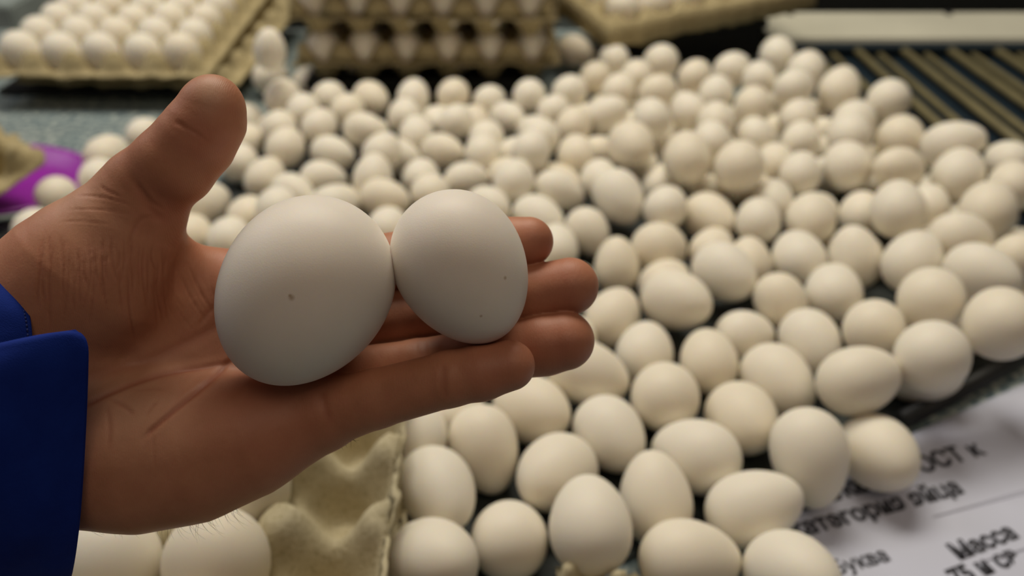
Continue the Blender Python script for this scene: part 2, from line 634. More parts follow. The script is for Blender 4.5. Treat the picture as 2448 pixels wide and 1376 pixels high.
def rot_pt(loc, rot, q):
    return np.array(Matrix.Translation(loc) @ (Matrix.Rotation(rot[2], 4, 'Z') @ Matrix.Rotation(rot[1], 4, 'Y') @ Matrix.Rotation(rot[0], 4, 'X')) @ Vector(q))

def fill_tray(loc, rot, p, cells, r, zc, labeler, group):
    for (i, j) in cells:
        c = rot_pt(loc, rot, ((i + .5) * p, (j + .5) * p, zc))
        a = np.array([rng.normal(0, .10), rng.normal(0, .10), -1.0])
        o = place_egg(c, r * rng.uniform(0.97, 1.03), a)
        tag(o, labeler(i, j), 'egg', group)

# upper left: full tray standing on a black crate
P1 = 0.052
tl = atd(484, 203, 1.075)                  # its front right corner
rotA = (math.radians(5), 0, math.radians(-1.5))
locA = np.array([tl[0] - 5 * P1, tl[1] + 0.004, tl[2] - 0.006])
tray_label = 'full pulp egg tray on a flat black board, at the upper left of the photo'
pulp_tray(tray_label, locA, rotA, 5, 6, P1, 0.047, M_PULP2, 1, flange=0.34)
fill_tray(locA, rotA, P1, [(i, j) for j in range(6) for i in range(5)], 0.0236, 0.034,
          lambda i, j: f'{ordinal(i)} egg from the left, {ordinal(j)} row from the front, of the full upper-left tray', 'eggs in the upper left tray')
# an empty tray nested beneath sticks out to the right
rotA2 = (math.radians(4), 0, math.radians(-4))
pulp_tray('empty pulp tray nested under the full upper-left tray, its rim sticking out right', (locA[0] + 0.034, locA[1] + 0.020, locA[2] - 0.012), rotA2, 5, 6, P1, 0.040, M_PULP2, 2, flange=0.3)
def crate(label, x0, x1, y0, y1, z1):
    V, F = box_vf(x0, x1, y0, y1, 0.0003, z1 - 0.012, 0.003)
    c = link('crate', new_mesh('crate', V, F, M_BLACK, False)); tag(c, label, 'crate')
    V, F = box_vf(x0 - .004, x1 + .004, y0 - .004, y1 + .004, z1 - 0.0125, z1, 0.002)
    link('crate_rim', new_mesh('crate_rim', V, F, M_BLACK, False), c)
    return c
V, F = box_vf(locA[0] - .03, locA[0] + .275, locA[1] + .030, locA[1] + .30, 0.0003, locA[2] - 0.0135, 0.002)
tag(link('board', new_mesh('board', V, F, M_BLACK, False)), 'flat black board under the full upper-left egg tray', 'board')
P1 = 0.049

# centre: a stack of filled trays seen end-on
P2 = 0.0518
fl = atd(706, 205, 1.035)
nl = 6
ROTS = [0.6, -1.2, 0.9]
OFFS = [(0.0, 0.0), (-0.004, 0.004), (0.006, 0.001)]
zb = fl[2]
for L in range(3):
    rot = (0, 0, math.radians(ROTS[L])); loc = (fl[0] + 0.008 + OFFS[L][0], fl[1] + 0.012 + OFFS[L][1], zb + 0.0545 * L)
    nm = ['bottom', 'middle', 'top'][L]
    pulp_tray(f'{nm} tray of the stack of brown pulp egg trays behind the heap', loc, rot, 6, 5, P2, 0.048, M_PULP2, 10 + L, 'stacked trays behind the heap', flange=0.16)
    rows = 2 if L < 2 else 5
    fill_tray(loc, rot, P2, [(i, j) for j in range(rows) for i in range(6)], 0.0215, 0.031,
              lambda i, j, nm=nm: f'{ordinal(i)} egg from the left in row {ONES[j + 1]} of the {nm} stacked tray', 'eggs in the stacked trays')
crate('low black crate under the stack of brown egg trays', fl[0] + .01, fl[0] + .29, fl[1] + .03, fl[1] + .25, zb - .002)

# right of centre: full tray lying turned and tilted, one corner toward the heap
rotC = (math.radians(4), math.radians(-3), math.radians(24))
cc = atd(1470, 108, 1.07)
locC = (cc[0] - 0.0, cc[1] + 0.012, cc[2] - 0.010)
pulp_tray('full pulp egg tray turned askew, corner poking over the heap beside the stack', locC, rotC, 6, 5, P1, 0.045, M_PULP2, 20, flange=0.26, rim=0.85, skirt=0.62)
fill_tray(locC, rotC, P1, [(i, j) for j in range(4) for i in range(6) if not (i == 0 and j == 3) and not (i > 2 and j == 0)], 0.0222, 0.035,
          lambda i, j: f'{ordinal(i)} egg along the front edge, {ordinal(j)} row back, in the askew tray', 'eggs in the askew tray')
crate('low black crate under the askew egg tray', cc[0] + .03, cc[0] + .24, 1.24, 1.37, cc[2] - .016)

# near left: tray on top of nested empties, in front of the hand
P3 = 0.0505
kx = at(912, 1376, 0.06)
H3 = 0.044
rotN = (0, 0, math.radians(1.0))
locN = np.array([kx[0] - 6 * P3, 0.0, 0.034])
# rows: put a row of posts at the photographed post (691,1195)
post = at(691, 1200, 0.034 + H3)
n_off = (post[1] - locN[1]) / P3
locN[1] = post[1] - 3 * P3 - 0.013; locN[0] = post[0] - 5 * P3
pulp_tray('grey pulp tray nearest the camera, below the hand, partly filled', locN, rotN, 6, 5, P3, H3, M_PULP, 31, sub=16, flange=0.10, rim=0.9, rag=0.0018)
for q in range(2):
    pulp_tray(['lower', 'upper'][q] + ' of two empty trays nested under the near grey tray', locN + np.array([0.001 * (1 - q), 0.001 * q, -0.0315 + 0.0155 * q]), (0, 0, math.radians(1.0 - .3 * q)), 6, 5, P3, H3, M_PULP, 33 + q, flange=0.12)
near_cells = [(4, 2), (3, 2), (4, 3), (2, 2), (3, 3), (2, 3), (3, 1), (4, 1)]
fill_tray(locN, rotN, P3, near_cells, 0.0246, 0.036,
          lambda i, j: f'large egg in the near grey tray, {ordinal(4 - i)} filled column from its right, {ordinal(4 - j)} filled row', 'eggs in the near grey tray')

# torn scrap of pulp at the very bottom
def scrap(label, loc, rot, nx, ny, p, H, mat, seed, **kw):
    o = link('pulp_scrap', tray_mesh('pulp_scrap', nx, ny, p, H, mat, seed, **kw), None, loc, rot)
    m = o.modifiers.new('thickness', 'SOLIDIFY'); m.thickness = 0.0022; m.offset = 0
    return tag(o, label, 'scrap')
sp = at(1352, 1366, 0.039)
scrap('crumpled end of a pulp tray poking in at the bottom edge', (sp[0] - 0.006, sp[1] - 0.024, 0.0035), (0, 0, math.radians(-12)), 1, 1, 0.030, 0.036, M_PULP, 41, sub=18, flange=0.25, rag=0.003)

# egg leaning at the left end of the stack, and the bent flap above it
ee = atd(645, 118, 0.955)
o = place_egg(ee, 0.0185, (0.1, 0.1, 1.0)); tag(o, 'white egg leaning upright against the left end of the tray stack', 'egg', 'loose eggs heaped on the table')

# left: magenta dish with a torn pulp piece on it
dc = at(-8, 452, 0.012)
dish = tag(empty('dish', dc, (math.radians(-4), math.radians(6), 0)), 'magenta plastic dish lying at the left edge of the table', 'dish')
nseg = 56; V = []; F = []
prof = [(0.0, 0.0), (0.055, 0.0), (0.078, 0.004), (0.090, 0.014), (0.0955, 0.016), (0.0965, 0.0145), (0.090, 0.011), (0.079, 0.001), (0.056, -0.003), (0.0, -0.003)]
for (r, z) in prof:
    for k in range(nseg):
        a = 2 * math.pi * k / nseg; V.append((r * math.cos(a), r * math.sin(a) * 0.95, z))
for a in range(len(prof) - 1):
    for k in range(nseg):
        F.append((a * nseg + k, a * nseg + (k + 1) % nseg, (a + 1) * nseg + (k + 1) % nseg, (a + 1) * nseg + k))
link('bowl', new_mesh('bowl', V, F, M_PURPLE), dish)
V = []; F = []
for j in range(9):
    b = 2 * math.pi * j / 9
    for k in range(nseg):
        a = 2 * math.pi * k / nseg; V.append(((0.0975 + .0022 * math.cos(b)) * math.cos(a), (0.0975 + .0022 * math.cos(b)) * .95 * math.sin(a), 0.0095 + .0022 * math.sin(b)))
for j in range(9):
    for k in range(nseg):
        F.append((j * nseg + k, ((j + 1) % 9) * nseg + k, ((j + 1) % 9) * nseg + (k + 1) % nseg, j * nseg + (k + 1) % nseg))
link('rim', new_mesh('rim', V, F, M_PALE), dish)['label'] = 'pale rim'
sc = at(60, 400, 0.06)
scrap('torn piece of pulp tray lying on the magenta dish', (sc[0] - 0.15, sc[1] + .0, 0.034), (math.radians(16), math.radians(14), math.radians(-32)), 2, 2, 0.05, 0.04, M_PULP2, 51, flange=0.3, rag=0.003)

# ------------------------------------------------------------------ paper
pang = math.radians(17)
p0 = at(2195, 1048, 0.0)
paper = tag(empty('paper_sheet', (p0[0], p0[1], 0.0008), (0, 0, pang)), 'white printed sheet with Russian text on the laminate, lower right corner', 'paper')
ca, sa = math.cos(pang), math.sin(pang)
V = []; F = []; nx, ny = 40, 40
def paper_z(x, y):
    return 0.0012 + 0.0035 * math.exp(-((y + 0.02 + 0.15 * x) / 0.018) ** 2) + 0.003 * math.exp(-((x - 0.10) / 0.03) ** 2 - ((y + 0.07) / .05) ** 2)
x0p, x1p, y0p, y1p = -0.125, 0.125, -0.29, 0.004
for j in range(ny + 1):
    for i in range(nx + 1):
        x = x0p + (x1p - x0p) * i / nx; y = y0p + (y1p - y0p) * j / ny
        y_ = y + 0.18 * max(0, x) * (j / ny) + (0.25 * min(0, x)) * (j / ny)
        V.append((x, y_, paper_z(x, y_)))
for j in range(ny):
    for i in range(nx):
        k = j * (nx + 1) + i; F.append((k, k + 1, k + nx + 2, k + nx + 1))
sheet = link('sheet', new_mesh('sheet', V, F, M_PAPER), paper)
m = sheet.modifiers.new('thickness', 'SOLIDIFY'); m.thickness = 0.0002; m.offset = -1

def text_on_paper(body, px, py, size, dang=0.0, bold=0.0006):
    cu = bpy.data.curves.new('printed_text', 'FONT'); cu.body = body; cu.size = size; cu.offset = bold; cu.resolution_u = 3
    w = at(px, py, 0.002)
    d = w - p0
    lx, ly = d[0] * ca + d[1] * sa, -d[0] * sa + d[1] * ca
    tmp = bpy.data.objects.new('tmp', cu); COL.objects.link(tmp)
    bpy.context.view_layer.update()
    me = bpy.data.meshes.new_from_object(tmp.evaluated_get(bpy.context.evaluated_depsgraph_get()))
    bpy.data.objects.remove(tmp); bpy.data.curves.remove(cu)
    import bmesh
    bm = bmesh.new(); bm.from_mesh(me)
    bmesh.ops.subdivide_edges(bm, edges=[e for e in bm.edges if e.calc_length() > 0.004], cuts=1)
    for v in bm.verts:
        x = lx + v.co.x * math.cos(dang) - v.co.y * math.sin(dang); y = ly + v.co.x * math.sin(dang) + v.co.y * math.cos(dang)
        v.co = (x, y, paper_z(x, y) + 0.0005)
    bm.to_mesh(me); bm.free()
    me.materials.clear(); me.materials.append(M_INK)
    return link('printed_text', me, paper)
text_on_paper('шаяка по ГОСТ к', 1915, 1222, 0.0172, math.radians(2))
text_on_paper('категория яйца', 1900, 1286, 0.0165, math.radians(0))
text_on_paper('Масса', 2292, 1338, 0.0150, math.radians(4))
text_on_paper('75 и св', 2290, 1400, 0.0150, math.radians(4))
text_on_paper('Буква', 2000, 1375, 0.0130, math.radians(0), 0.0003)
for (yy) in (-0.062, -0.098):
    V, F = box_vf(-0.04, 0.118, yy, yy + 0.0006, 0, 0.00008)
    V = [(x, y, z + paper_z(x, y) + .0004) for x, y, z in V]
    link('ruled_line', new_mesh('ruled_line', V, F, M_RULE, False), paper)

# ------------------------------------------------------------------ the hand
# Local frame in millimetres: x to the frame's right, y up, z toward the lens, origin HAND_D in front of the lens.
def L(px, py, z):
    d = HAND_D * 1000 - z
    return np.array([(px - 1224) * d / FPX, (688 - py) * d / FPX, z])
def RAD(r, z): return r * (HAND_D * 1000 - z) / FPX
def to_world(P):
    P = np.asarray(P, float) * 0.001
    return CP + P[..., 0:1] * RV + P[..., 1:2] * UV + (HAND_D - P[..., 2:3]) * FV

# held eggs: centre px, z, half width px, ratio, direction of the pointed end, tilt to the lens (deg)
HELD = [dict(c=(728, 697), z=0.0, w=199, ratio=1.195, ang=237, k=0.07),
        dict(c=(1104, 640), z=-6.0, w=157, ratio=1.22, ang=-62, k=0.10)]
for h in HELD:
    h['p'] = L(*h['c'], h['z']); h['b'] = RAD(h['w'], h['z'])
    a = math.radians(h['ang']); h['ax'] = np.array([math.cos(a), math.sin(a), 0.0])

# chains of joints: (px, py, z mm toward lens, radius px)
PALM = [  # each: two joints, z flattening
    ((40, 800, -12, 205), (215, 655, -10, 172), 0.80),
    ((215, 655, -10, 172), (322, 515, -10, 112), 0.85),
    ((0, 900, -22, 220), (330, 760, -30, 150), 0.62),
    ((330, 760, -28, 140), (520, 705, -34, 92), 0.9),
    ((0, 980, -20, 220), (420, 860, -34, 150), 0.62),
    ((420, 860, -34, 130), (600, 800, -38, 100), 0.95),
    ((420, 930, -32, 130), (670, 915, -34, 98), 0.95),
    ((60, 1060, -14, 207), (330, 1085, -12, 170), 0.80),
    ((330, 1085, -12, 170), (470, 1072, -13, 156), 0.82),
    ((470, 1072, -13, 156), (600, 1042, -14, 124), 0.85),
    ((600, 1042, -14, 124), (740, 985, -17, 98), 0.95),
    ((-500, 1120, 0, 270), (30, 950, -14, 262), 0.66),
]
THUMB = [(310, 520, -10, 108), (350, 446, -8, 90), (415, 395, -5, 92), (468, 335, -3, 88), (500, 285, -2, 81), (509, 252, -1, 71)]
INDEX = [(500, 700, -37, 92), (640, 676, -37, 80), (850, 638, -37, 70), (1080, 600, -34, 67), (1180, 583, -31, 66), (1264, 577, -28, 59)]
MIDDLE = [(560, 812, -38, 96), (700, 800, -38, 84), (940, 768, -36, 71), (1190, 722, -31, 69), (1280, 703, -28, 71), (1362, 684, -25, 69)]
RING = [(640, 930, -34, 96), (780, 912, -30, 78), (1000, 876, -25, 66), (1210, 842, -23, 69), (1300, 824, -22, 73), (1350, 814, -21, 71)]
PINKY = [(700, 1005, -19, 100), (780, 985, -15, 84), (900, 952, -11, 71), (1075, 905, -7, 67), (1150, 890, -6, 67), (1218, 873, -6, 61)]

def cone(P, a, b, flat=1.0):
    pa, pb = L(*a[:3]), L(*b[:3]); ra, rb = RAD(a[3], a[2]), RAD(b[3], b[2])
    zc = (pa[2] + pb[2]) / 2
    s = np.array([1, 1, 1 / flat], np.float32)
    off = np.array([0, 0, zc], np.float32)
    Q = (P - off) * s + off; pa = (pa - off) * s + off; pb = (pb - off) * s + off
    d = (pb - pa).astype(np.float32); l2 = float(d @ d)
    t = np.clip(((Q - pa.astype(np.float32)) @ d) / l2, 0, 1)
    return np.linalg.norm(Q - (pa.astype(np.float32) + t[:, None] * d), axis=1) - (ra + (rb - ra) * t)
def smin(a, b, k):
    h = np.clip(0.5 + 0.5 * (b - a) / k, 0, 1)
    return b + (a - b) * h - k * h * (1 - h)
def chain(P, pts, k=1.6):
    d = None
    for a, b in zip(pts[:-1], pts[1:]):
        e = cone(P, a, b); d = e if d is None else smin(d, e, k)
    return d
def egg_sdf(P, h, grow=0.0):
    v = P - h['p'].astype(np.float32); u = v @ h['ax'].astype(np.float32)
    rad = np.sqrt(np.maximum((v * v).sum(1) - u * u, 1e-6))
    uu = np.clip(u / (h['b'] * h['ratio']), -1.3, 1.3)
    sc = (1 - h['k'] * uu)
    q = np.sqrt(uu ** 2 + (rad / (h['b'] * sc)) ** 2)
    return (q - 1) * h['b'] - grow
def field(P):
    palm = None
    for a, b, fl in PALM:
        e = cone(P, a, b, fl); palm = e if palm is None else smin(palm, e, 9.0)
    d = smin(palm, chain(P, THUMB, 3.0), 7.0)
    fs = [chain(P, c) for c in (INDEX, MIDDLE, RING, PINKY)]
    out = None
    for f, kk in zip(fs, (6.0, 5.0, 5.0, 6.0)):
        e = smin(d, f, kk)
        out = e if out is None else smin(out, e, 0.5)
    # web of skin between thumb and index finger
    web = smin(cone(P, (300, 545, -14, 95), (430, 640, -26, 62), .7), cone(P, (430, 640, -26, 66), (520, 665, -34, 60), .8), 4)
    out = smin(out, web, 6.0)
    for h in HELD:                       # the soft skin gives way under the eggs
        e = -egg_sdf(P, h, 0.25)
        out = -smin(-out, -e, 0.8)
    return out

def surface_nets(field, lo, hi, h):
    lo = np.array(lo, float); n = np.ceil((np.array(hi) - lo) / h).astype(int) + 1
    B = 6
    nb = np.ceil((n) / B).astype(int); n = nb * B + 1
    cx = [lo[i] + (np.arange(nb[i]) + .5) * B * h for i in range(3)]
    G = np.stack(np.meshgrid(*cx, indexing='ij'), -1).reshape(-1, 3).astype(np.float32)
    dc = field(G).reshape(nb)
    act = np.abs(dc) < B * h * 0.87 * 1.6 + 1.5
    val = np.full(n, 9.0, np.float32)
    for i, j, k in np.argwhere(~act):
        if dc[i, j, k] < 0: val[i * B:(i + 1) * B + 1, j * B:(j + 1) * B + 1, k * B:(k + 1) * B + 1] = -9
    need = np.zeros(n, bool)
    for i, j, k in np.argwhere(act): need[i * B:(i + 1) * B + 1, j * B:(j + 1) * B + 1, k * B:(k + 1) * B + 1] = True
    idx = np.argwhere(need)
    pts = (lo + idx * h).astype(np.float32)
    vv = np.empty(len(pts), np.float32)
    for s in range(0, len(pts), 400000): vv[s:s + 400000] = field(pts[s:s + 400000])
    val[tuple(idx.T)] = vv
    S = val < 0
    c = S[:-1, :-1, :-1].astype(np.int8)
    tot = np.zeros(np.array(n) - 1, np.int8)
    for dx in (0, 1):
        for dy in (0, 1):
            for dz in (0, 1):
                tot += S[dx:n[0] - 1 + dx, dy:n[1] - 1 + dy, dz:n[2] - 1 + dz]
    cell = np.argwhere((tot > 0) & (tot < 8))
    vid = np.full(np.array(n) - 1, -1, np.int64); vid[tuple(cell.T)] = np.arange(len(cell))
    acc = np.zeros((len(cell), 3)); cnt = np.zeros(len(cell))
    corners = [(a, b, c_) for a in (0, 1) for b in (0, 1) for c_ in (0, 1)]
    for ca_ in corners:
        for ax in range(3):
            if ca_[ax] == 1: continue
            cb_ = list(ca_); cb_[ax] = 1
            A = val[tuple((cell + ca_).T)]; Bv = val[tuple((cell + cb_).T)]
            m = (A < 0) != (Bv < 0)
            t = A[m] / (A[m] - Bv[m])
            p = np.tile(np.array(ca_, float), (m.sum(), 1)); p[:, ax] = t
            acc[m] += p; cnt[m] += 1
    V = lo + (cell + acc / cnt[:, None]) * h
    F = []
    for ax in range(3):
        o1, o2 = [(1, 2), (2, 0), (0, 1)][ax]
        sl = [slice(1, n[i] - 1) for i in range(3)]; sl[ax] = slice(0, n[ax] - 1)
        sl2 = list(sl); sl2[ax] = slice(1, n[ax])
        a = S[tuple(sl)]; b = S[tuple(sl2)]
        e = np.argwhere(a != b); inside = a[tuple(e.T)]
        base = e.copy()
        for i in range(3):
            if i != ax: base[:, i] += 1
        def g(d1, d2):
            q = base.copy(); q[:, o1] -= d1; q[:, o2] -= d2
            return vid[tuple(q.T)]
        quad = np.stack([g(1, 1), g(0, 1), g(0, 0), g(1, 0)], 1)
        quad[~inside] = quad[~inside][:, ::-1]
        F.append(quad)
    return V, np.concatenate(F)

HV, HF = surface_nets(field, (-205, -112, -62), (36, 78, 30), 0.62)

# gradient normals for the skin lines
def grad(P, e=0.5):
    P = P.astype(np.float32); g = np.empty_like(P)
    for i in range(3):
        d = np.zeros(3, np.float32); d[i] = e
        g[:, i] = field(P + d) - field(P - d)
    return g / (np.linalg.norm(g, axis=1)[:, None] + 1e-6)
HN = grad(HV)
vd = HAND_D * 1000 - HV[:, 2]
HPX = HV[:, 0] / vd * FPX + 1224; HPY = 688 - HV[:, 1] / vd * FPX      # where each skin point lies when the palm is seen face-on
facing = np.clip((HN[:, 2] + 0.05) / 0.35, 0, 1)

def polydist(pl):
    d = np.full(len(HPX), 1e9); fade = np.zeros(len(HPX))
    pl = np.array(pl, float); N = len(pl) - 1
    for q_, (a, b) in enumerate(zip(pl[:-1], pl[1:])):
        ab = b - a; t = np.clip(((HPX - a[0]) * ab[0] + (HPY - a[1]) * ab[1]) / (ab @ ab), 0, 1)
        dn = np.hypot(HPX - a[0] - t * ab[0], HPY - a[1] - t * ab[1])
        s = (q_ + t) / N
        fade = np.where(dn < d, np.clip(np.minimum(s, 1 - s) / 0.28, 0, 1), fade)
        d = np.minimum(d, dn)
    return d, fade * fade * (3 - 2 * fade)
def spline(pl, n=8):
    pl = np.array(pl, float); P = np.vstack([2 * pl[0] - pl[1], pl, 2 * pl[-1] - pl[-2]]); out = []
    for i in range(1, len(P) - 2):
        for s in np.linspace(0, 1, n, endpoint=False):
            out.append(0.5 * ((2 * P[i]) + (-P[i - 1] + P[i + 1]) * s + (2 * P[i - 1] - 5 * P[i] + 4 * P[i + 1] - P[i + 2]) * s * s + (-P[i - 1] + 3 * P[i] - 3 * P[i + 1] + P[i + 2]) * s ** 3))
    out.append(P[-2]); return np.array(out)
LINES = [  # polyline, width px, depth mm
    ([(150, 905), (214, 896), (338, 865), (430, 825), (507, 786), (545, 750)], 13, 0.55),
    ([(90, 1000), (150, 985), (203, 969), (254, 944), (338, 910), (423, 888), (541, 868), (600, 850)], 6, 0.95),
    ([(330, 1062), (350, 1040), (367, 1023), (406, 989), (468, 938), (520, 895), (541, 872), (585, 830)], 6, 1.1),
    ([(254, 950), (299, 972), (321, 995)], 5, 0.5),
    ([(254, 961), (262, 1020), (259, 1085)], 5, 0.4),
    ([(300, 935), (360, 930), (400, 935)], 4, 0.3),
    ([(365, 1025), (368, 1075), (372, 1130)], 3, 0.25),
    ([(345, 1000), (360, 975), (378, 960)], 4, 0.4),
    ([(235, 438), (250, 452), (270, 462), (298, 474)], 3.0, 0.40),
    ([(168, 466), (235, 470), (290, 482), (330, 498)], 2.8, 0.3),
    ([(149, 501), (210, 500), (275, 505), (340, 520)], 2.6, 0.2),
    ([(140, 530), (200, 529), (275, 537)], 2.6, 0.2),
    ([(408, 284), (430, 293), (447, 305), (480, 325), (512, 350)], 4, 0.4),
    ([(412, 292), (434, 300), (446, 312)], 4, 0.4),
    ([(306, 403), (330, 450), (358, 497), (385, 520), (404, 533)], 9, 0.5),
    ([(318, 425), (345, 470), (372, 502)], 5, 0.4),
    ([(330, 440), (362, 480), (398, 505)], 5, 0.4),
    ([(1058, 860), (1062, 905), (1066, 960)], 7, 0.55),
    ([(1050, 872), (1053, 910), (1056, 950)], 4, 0.3),
    ([(768, 925), (775, 965), (790, 1020)], 9, 0.6),
    ([(1003, 812), (1006, 835), (1012, 860)], 6, 0.5),
    ([(1014, 812), (1018, 835), (1023, 858)], 5, 0.5),
    ([(1160, 770), (1166, 800)], 6, 0.4),
    ([(300, 640), (315, 560), (345, 520), (395, 530)], 5, 0.35),
    ([(430, 545), (410, 620), (405, 700), (430, 780)], 8, 0.35),
    ([(560, 700), (500, 745), (470, 790)], 6, 0.35),
]
rngc = np.random.default_rng(11)
for q in range(34):      # fine upright wrinkles over the ball of the thumb
    x = 95 + q * 9.5 + rngc.normal(0, 3); y0 = 540 + rngc.uniform(0, 80) - max(0, (200 - x) * .1); ln = rngc.uniform(70, 230)
    LINES.append(([(x, y0), (x + rngc.normal(0, 4), y0 + ln / 2), (x + rngc.normal(0, 8) + (x - 200) * .06, y0 + ln)], 2.6, rngc.uniform(0.35, 0.6)))
for q in range(10):
    x = 350 + q * 16; y0 = 640 + rngc.uniform(-20, 40)
    LINES.append(([(x, y0), (x + 30, y0 + 70), (x + 70, y0 + 130)], 2.6, rngc.uniform(0.15, 0.3)))
disp = np.zeros(len(HV)); red = np.zeros(len(HV))
for pl, w, dep in LINES:
    x0, x1 = min(p[0] for p in pl) - 40, max(p[0] for p in pl) + 40
    d, fade = polydist(spline(pl) if len(pl) > 2 else pl)
    g = np.exp(-(d / w) ** 2) * fade
    disp -= g * dep * 0.55
    disp += np.exp(-((d - 2.2 * w) / (1.3 * w)) ** 2) * dep * 0.12 * fade
    red = np.maximum(red, np.exp(-(d / (w * 1.1)) ** 2) * min(1, dep * 0.65) * fade)
wide = lambda x, y, r: np.exp(-(((HPX - x) ** 2 + (HPY - y) ** 2) / r ** 2))
HV2 = HV + HN * (disp * facing)[:, None]
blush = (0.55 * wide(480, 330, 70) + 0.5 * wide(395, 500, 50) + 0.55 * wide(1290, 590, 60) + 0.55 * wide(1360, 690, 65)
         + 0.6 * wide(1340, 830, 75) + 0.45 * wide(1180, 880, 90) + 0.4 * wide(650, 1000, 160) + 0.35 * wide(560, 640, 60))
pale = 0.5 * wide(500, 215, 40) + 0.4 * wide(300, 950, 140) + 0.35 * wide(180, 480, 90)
W = to_world(HV2)
hc = to_world(L(150, 1000, -20))
hand_me = bpy.data.meshes.new('person')
hand_me.vertices.add(len(W)); hand_me.vertices.foreach_set('co', (W - hc).astype(np.float32).ravel())
hand_me.loops.add(len(HF) * 4); hand_me.loops.foreach_set('vertex_index', HF.astype(np.int32).ravel())
hand_me.polygons.add(len(HF)); hand_me.polygons.foreach_set('loop_start', np.arange(0, len(HF) * 4, 4, dtype=np.int32))
hand_me.update(calc_edges=True); hand_me.validate()
hand_me.polygons.foreach_set('use_smooth', [True] * len(hand_me.polygons))
at_ = hand_me.attributes.new('skin', 'FLOAT_COLOR', 'POINT')
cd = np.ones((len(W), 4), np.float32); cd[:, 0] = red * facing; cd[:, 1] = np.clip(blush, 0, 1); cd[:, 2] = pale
at_.data.foreach_set('color', cd.ravel())
# finger coordinate for the fine ridges
m, nt, b = material('skin', (0.50, 0.27, 0.17), 0.52)
b.inputs['Subsurface Weight'].default_value = 0.18
b.inputs['Subsurface Radius'].default_value = (1.0, 0.35, 0.18); b.inputs['Subsurface Scale'].default_value = 0.004
b.inputs['Specular IOR Level'].default_value = 0.38
an = nt.nodes.new('ShaderNodeAttribute'); an.attribute_name = 'skin'
sx = nt.nodes.new('ShaderNodeSeparateColor'); nt.links.new(an.outputs['Color'], sx.inputs[0])
base = ramp(nt, noise(nt, 60, 4, 0.6), [(0.3, (0.395, 0.165, 0.088)), (0.7, (0.50, 0.225, 0.128))])
blot = noise(nt, 260, 3, 0.6)
base = mixc(nt, ramp(nt, blot, [(0.45, (0, 0, 0)), (0.75, (0.35, 0.35, 0.35))]), base, (0.46, 0.17, 0.11))
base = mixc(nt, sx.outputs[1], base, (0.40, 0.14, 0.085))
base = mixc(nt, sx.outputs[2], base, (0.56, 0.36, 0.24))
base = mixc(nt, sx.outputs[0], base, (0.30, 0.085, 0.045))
nt.links.new(base, b.inputs['Base Color'])
n1 = bump(nt, b, noise(nt, 1400, 3, 0.6), 0.25, 0.0002)
n2 = bump(nt, b, noise(nt, 420, 4, 0.6, stretch=(1.0, 0.35, 1.0)), 0.25, 0.0004, n1)
wv = nt.nodes.new('ShaderNodeTexWave'); wv.inputs['Scale'].default_value = 620; wv.inputs['Distortion'].default_value = 5; wv.inputs['Detail'].default_value = 1
wv.inputs['Detail Scale'].default_value = 0.6
tc = nt.nodes.new('ShaderNodeTexCoord'); nt.links.new(tc.outputs['Object'], wv.inputs['Vector'])
bump(nt, b, wv.outputs['Fac'], 0.10, 0.0002, n2)
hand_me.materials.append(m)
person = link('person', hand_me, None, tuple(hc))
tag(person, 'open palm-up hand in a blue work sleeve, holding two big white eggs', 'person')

# short dark hairs hanging from the lower edge of the hand
M_HAIR, _, _ = material('hair', (0.02, 0.012, 0.008), 0.5)
def lower_edge(px):
    sel = np.where(np.abs(HPX - px) < 3)[0]
    return sel[np.argmax(HPY[sel])]
V = []; F = []
spots = [(x, 1.0) for x in rngc.uniform(455, 575, 26)] + [(x, .7) for x in rngc.uniform(380, 460, 7)] + [(x, .4) for x in rngc.uniform(815, 850, 6)] + [(x, .4) for x in rngc.uniform(190, 330, 8)]
for px, s in spots:
    i = lower_edge(px); p = HV2[i] + np.array([0, 0.6, rngc.uniform(0, 3)])
    ang = math.radians(rngc.normal(-68, 16)); ln = rngc.uniform(3.5, 8.5) * s
    q = [p]
    for t in range(6):
        ang += rngc.normal(0.10, 0.09); q.append(q[-1] + np.array([math.cos(ang), math.sin(ang), 0.12]) * ln / 6)
    base_i = len(V)
    for t, c in enumerate(q):
        r = 0.085 * (1 - t / 7)
        for a in range(3): V.append(c + np.array([math.cos(a * 2.09), math.sin(a * 2.09), math.sin(a * 2.09 + 1)]) * r)
    for t in range(6):
        for a in range(3):
            F.append((base_i + t * 3 + a, base_i + t * 3 + (a + 1) % 3, base_i + t * 3 + 3 + (a + 1) % 3, base_i + t * 3 + 3 + a))
V = to_world(np.array(V)) - hc
hair = link('arm_hair', new_mesh('arm_hair', V, F, M_HAIR), person); hair['kind'] = 'stuff'

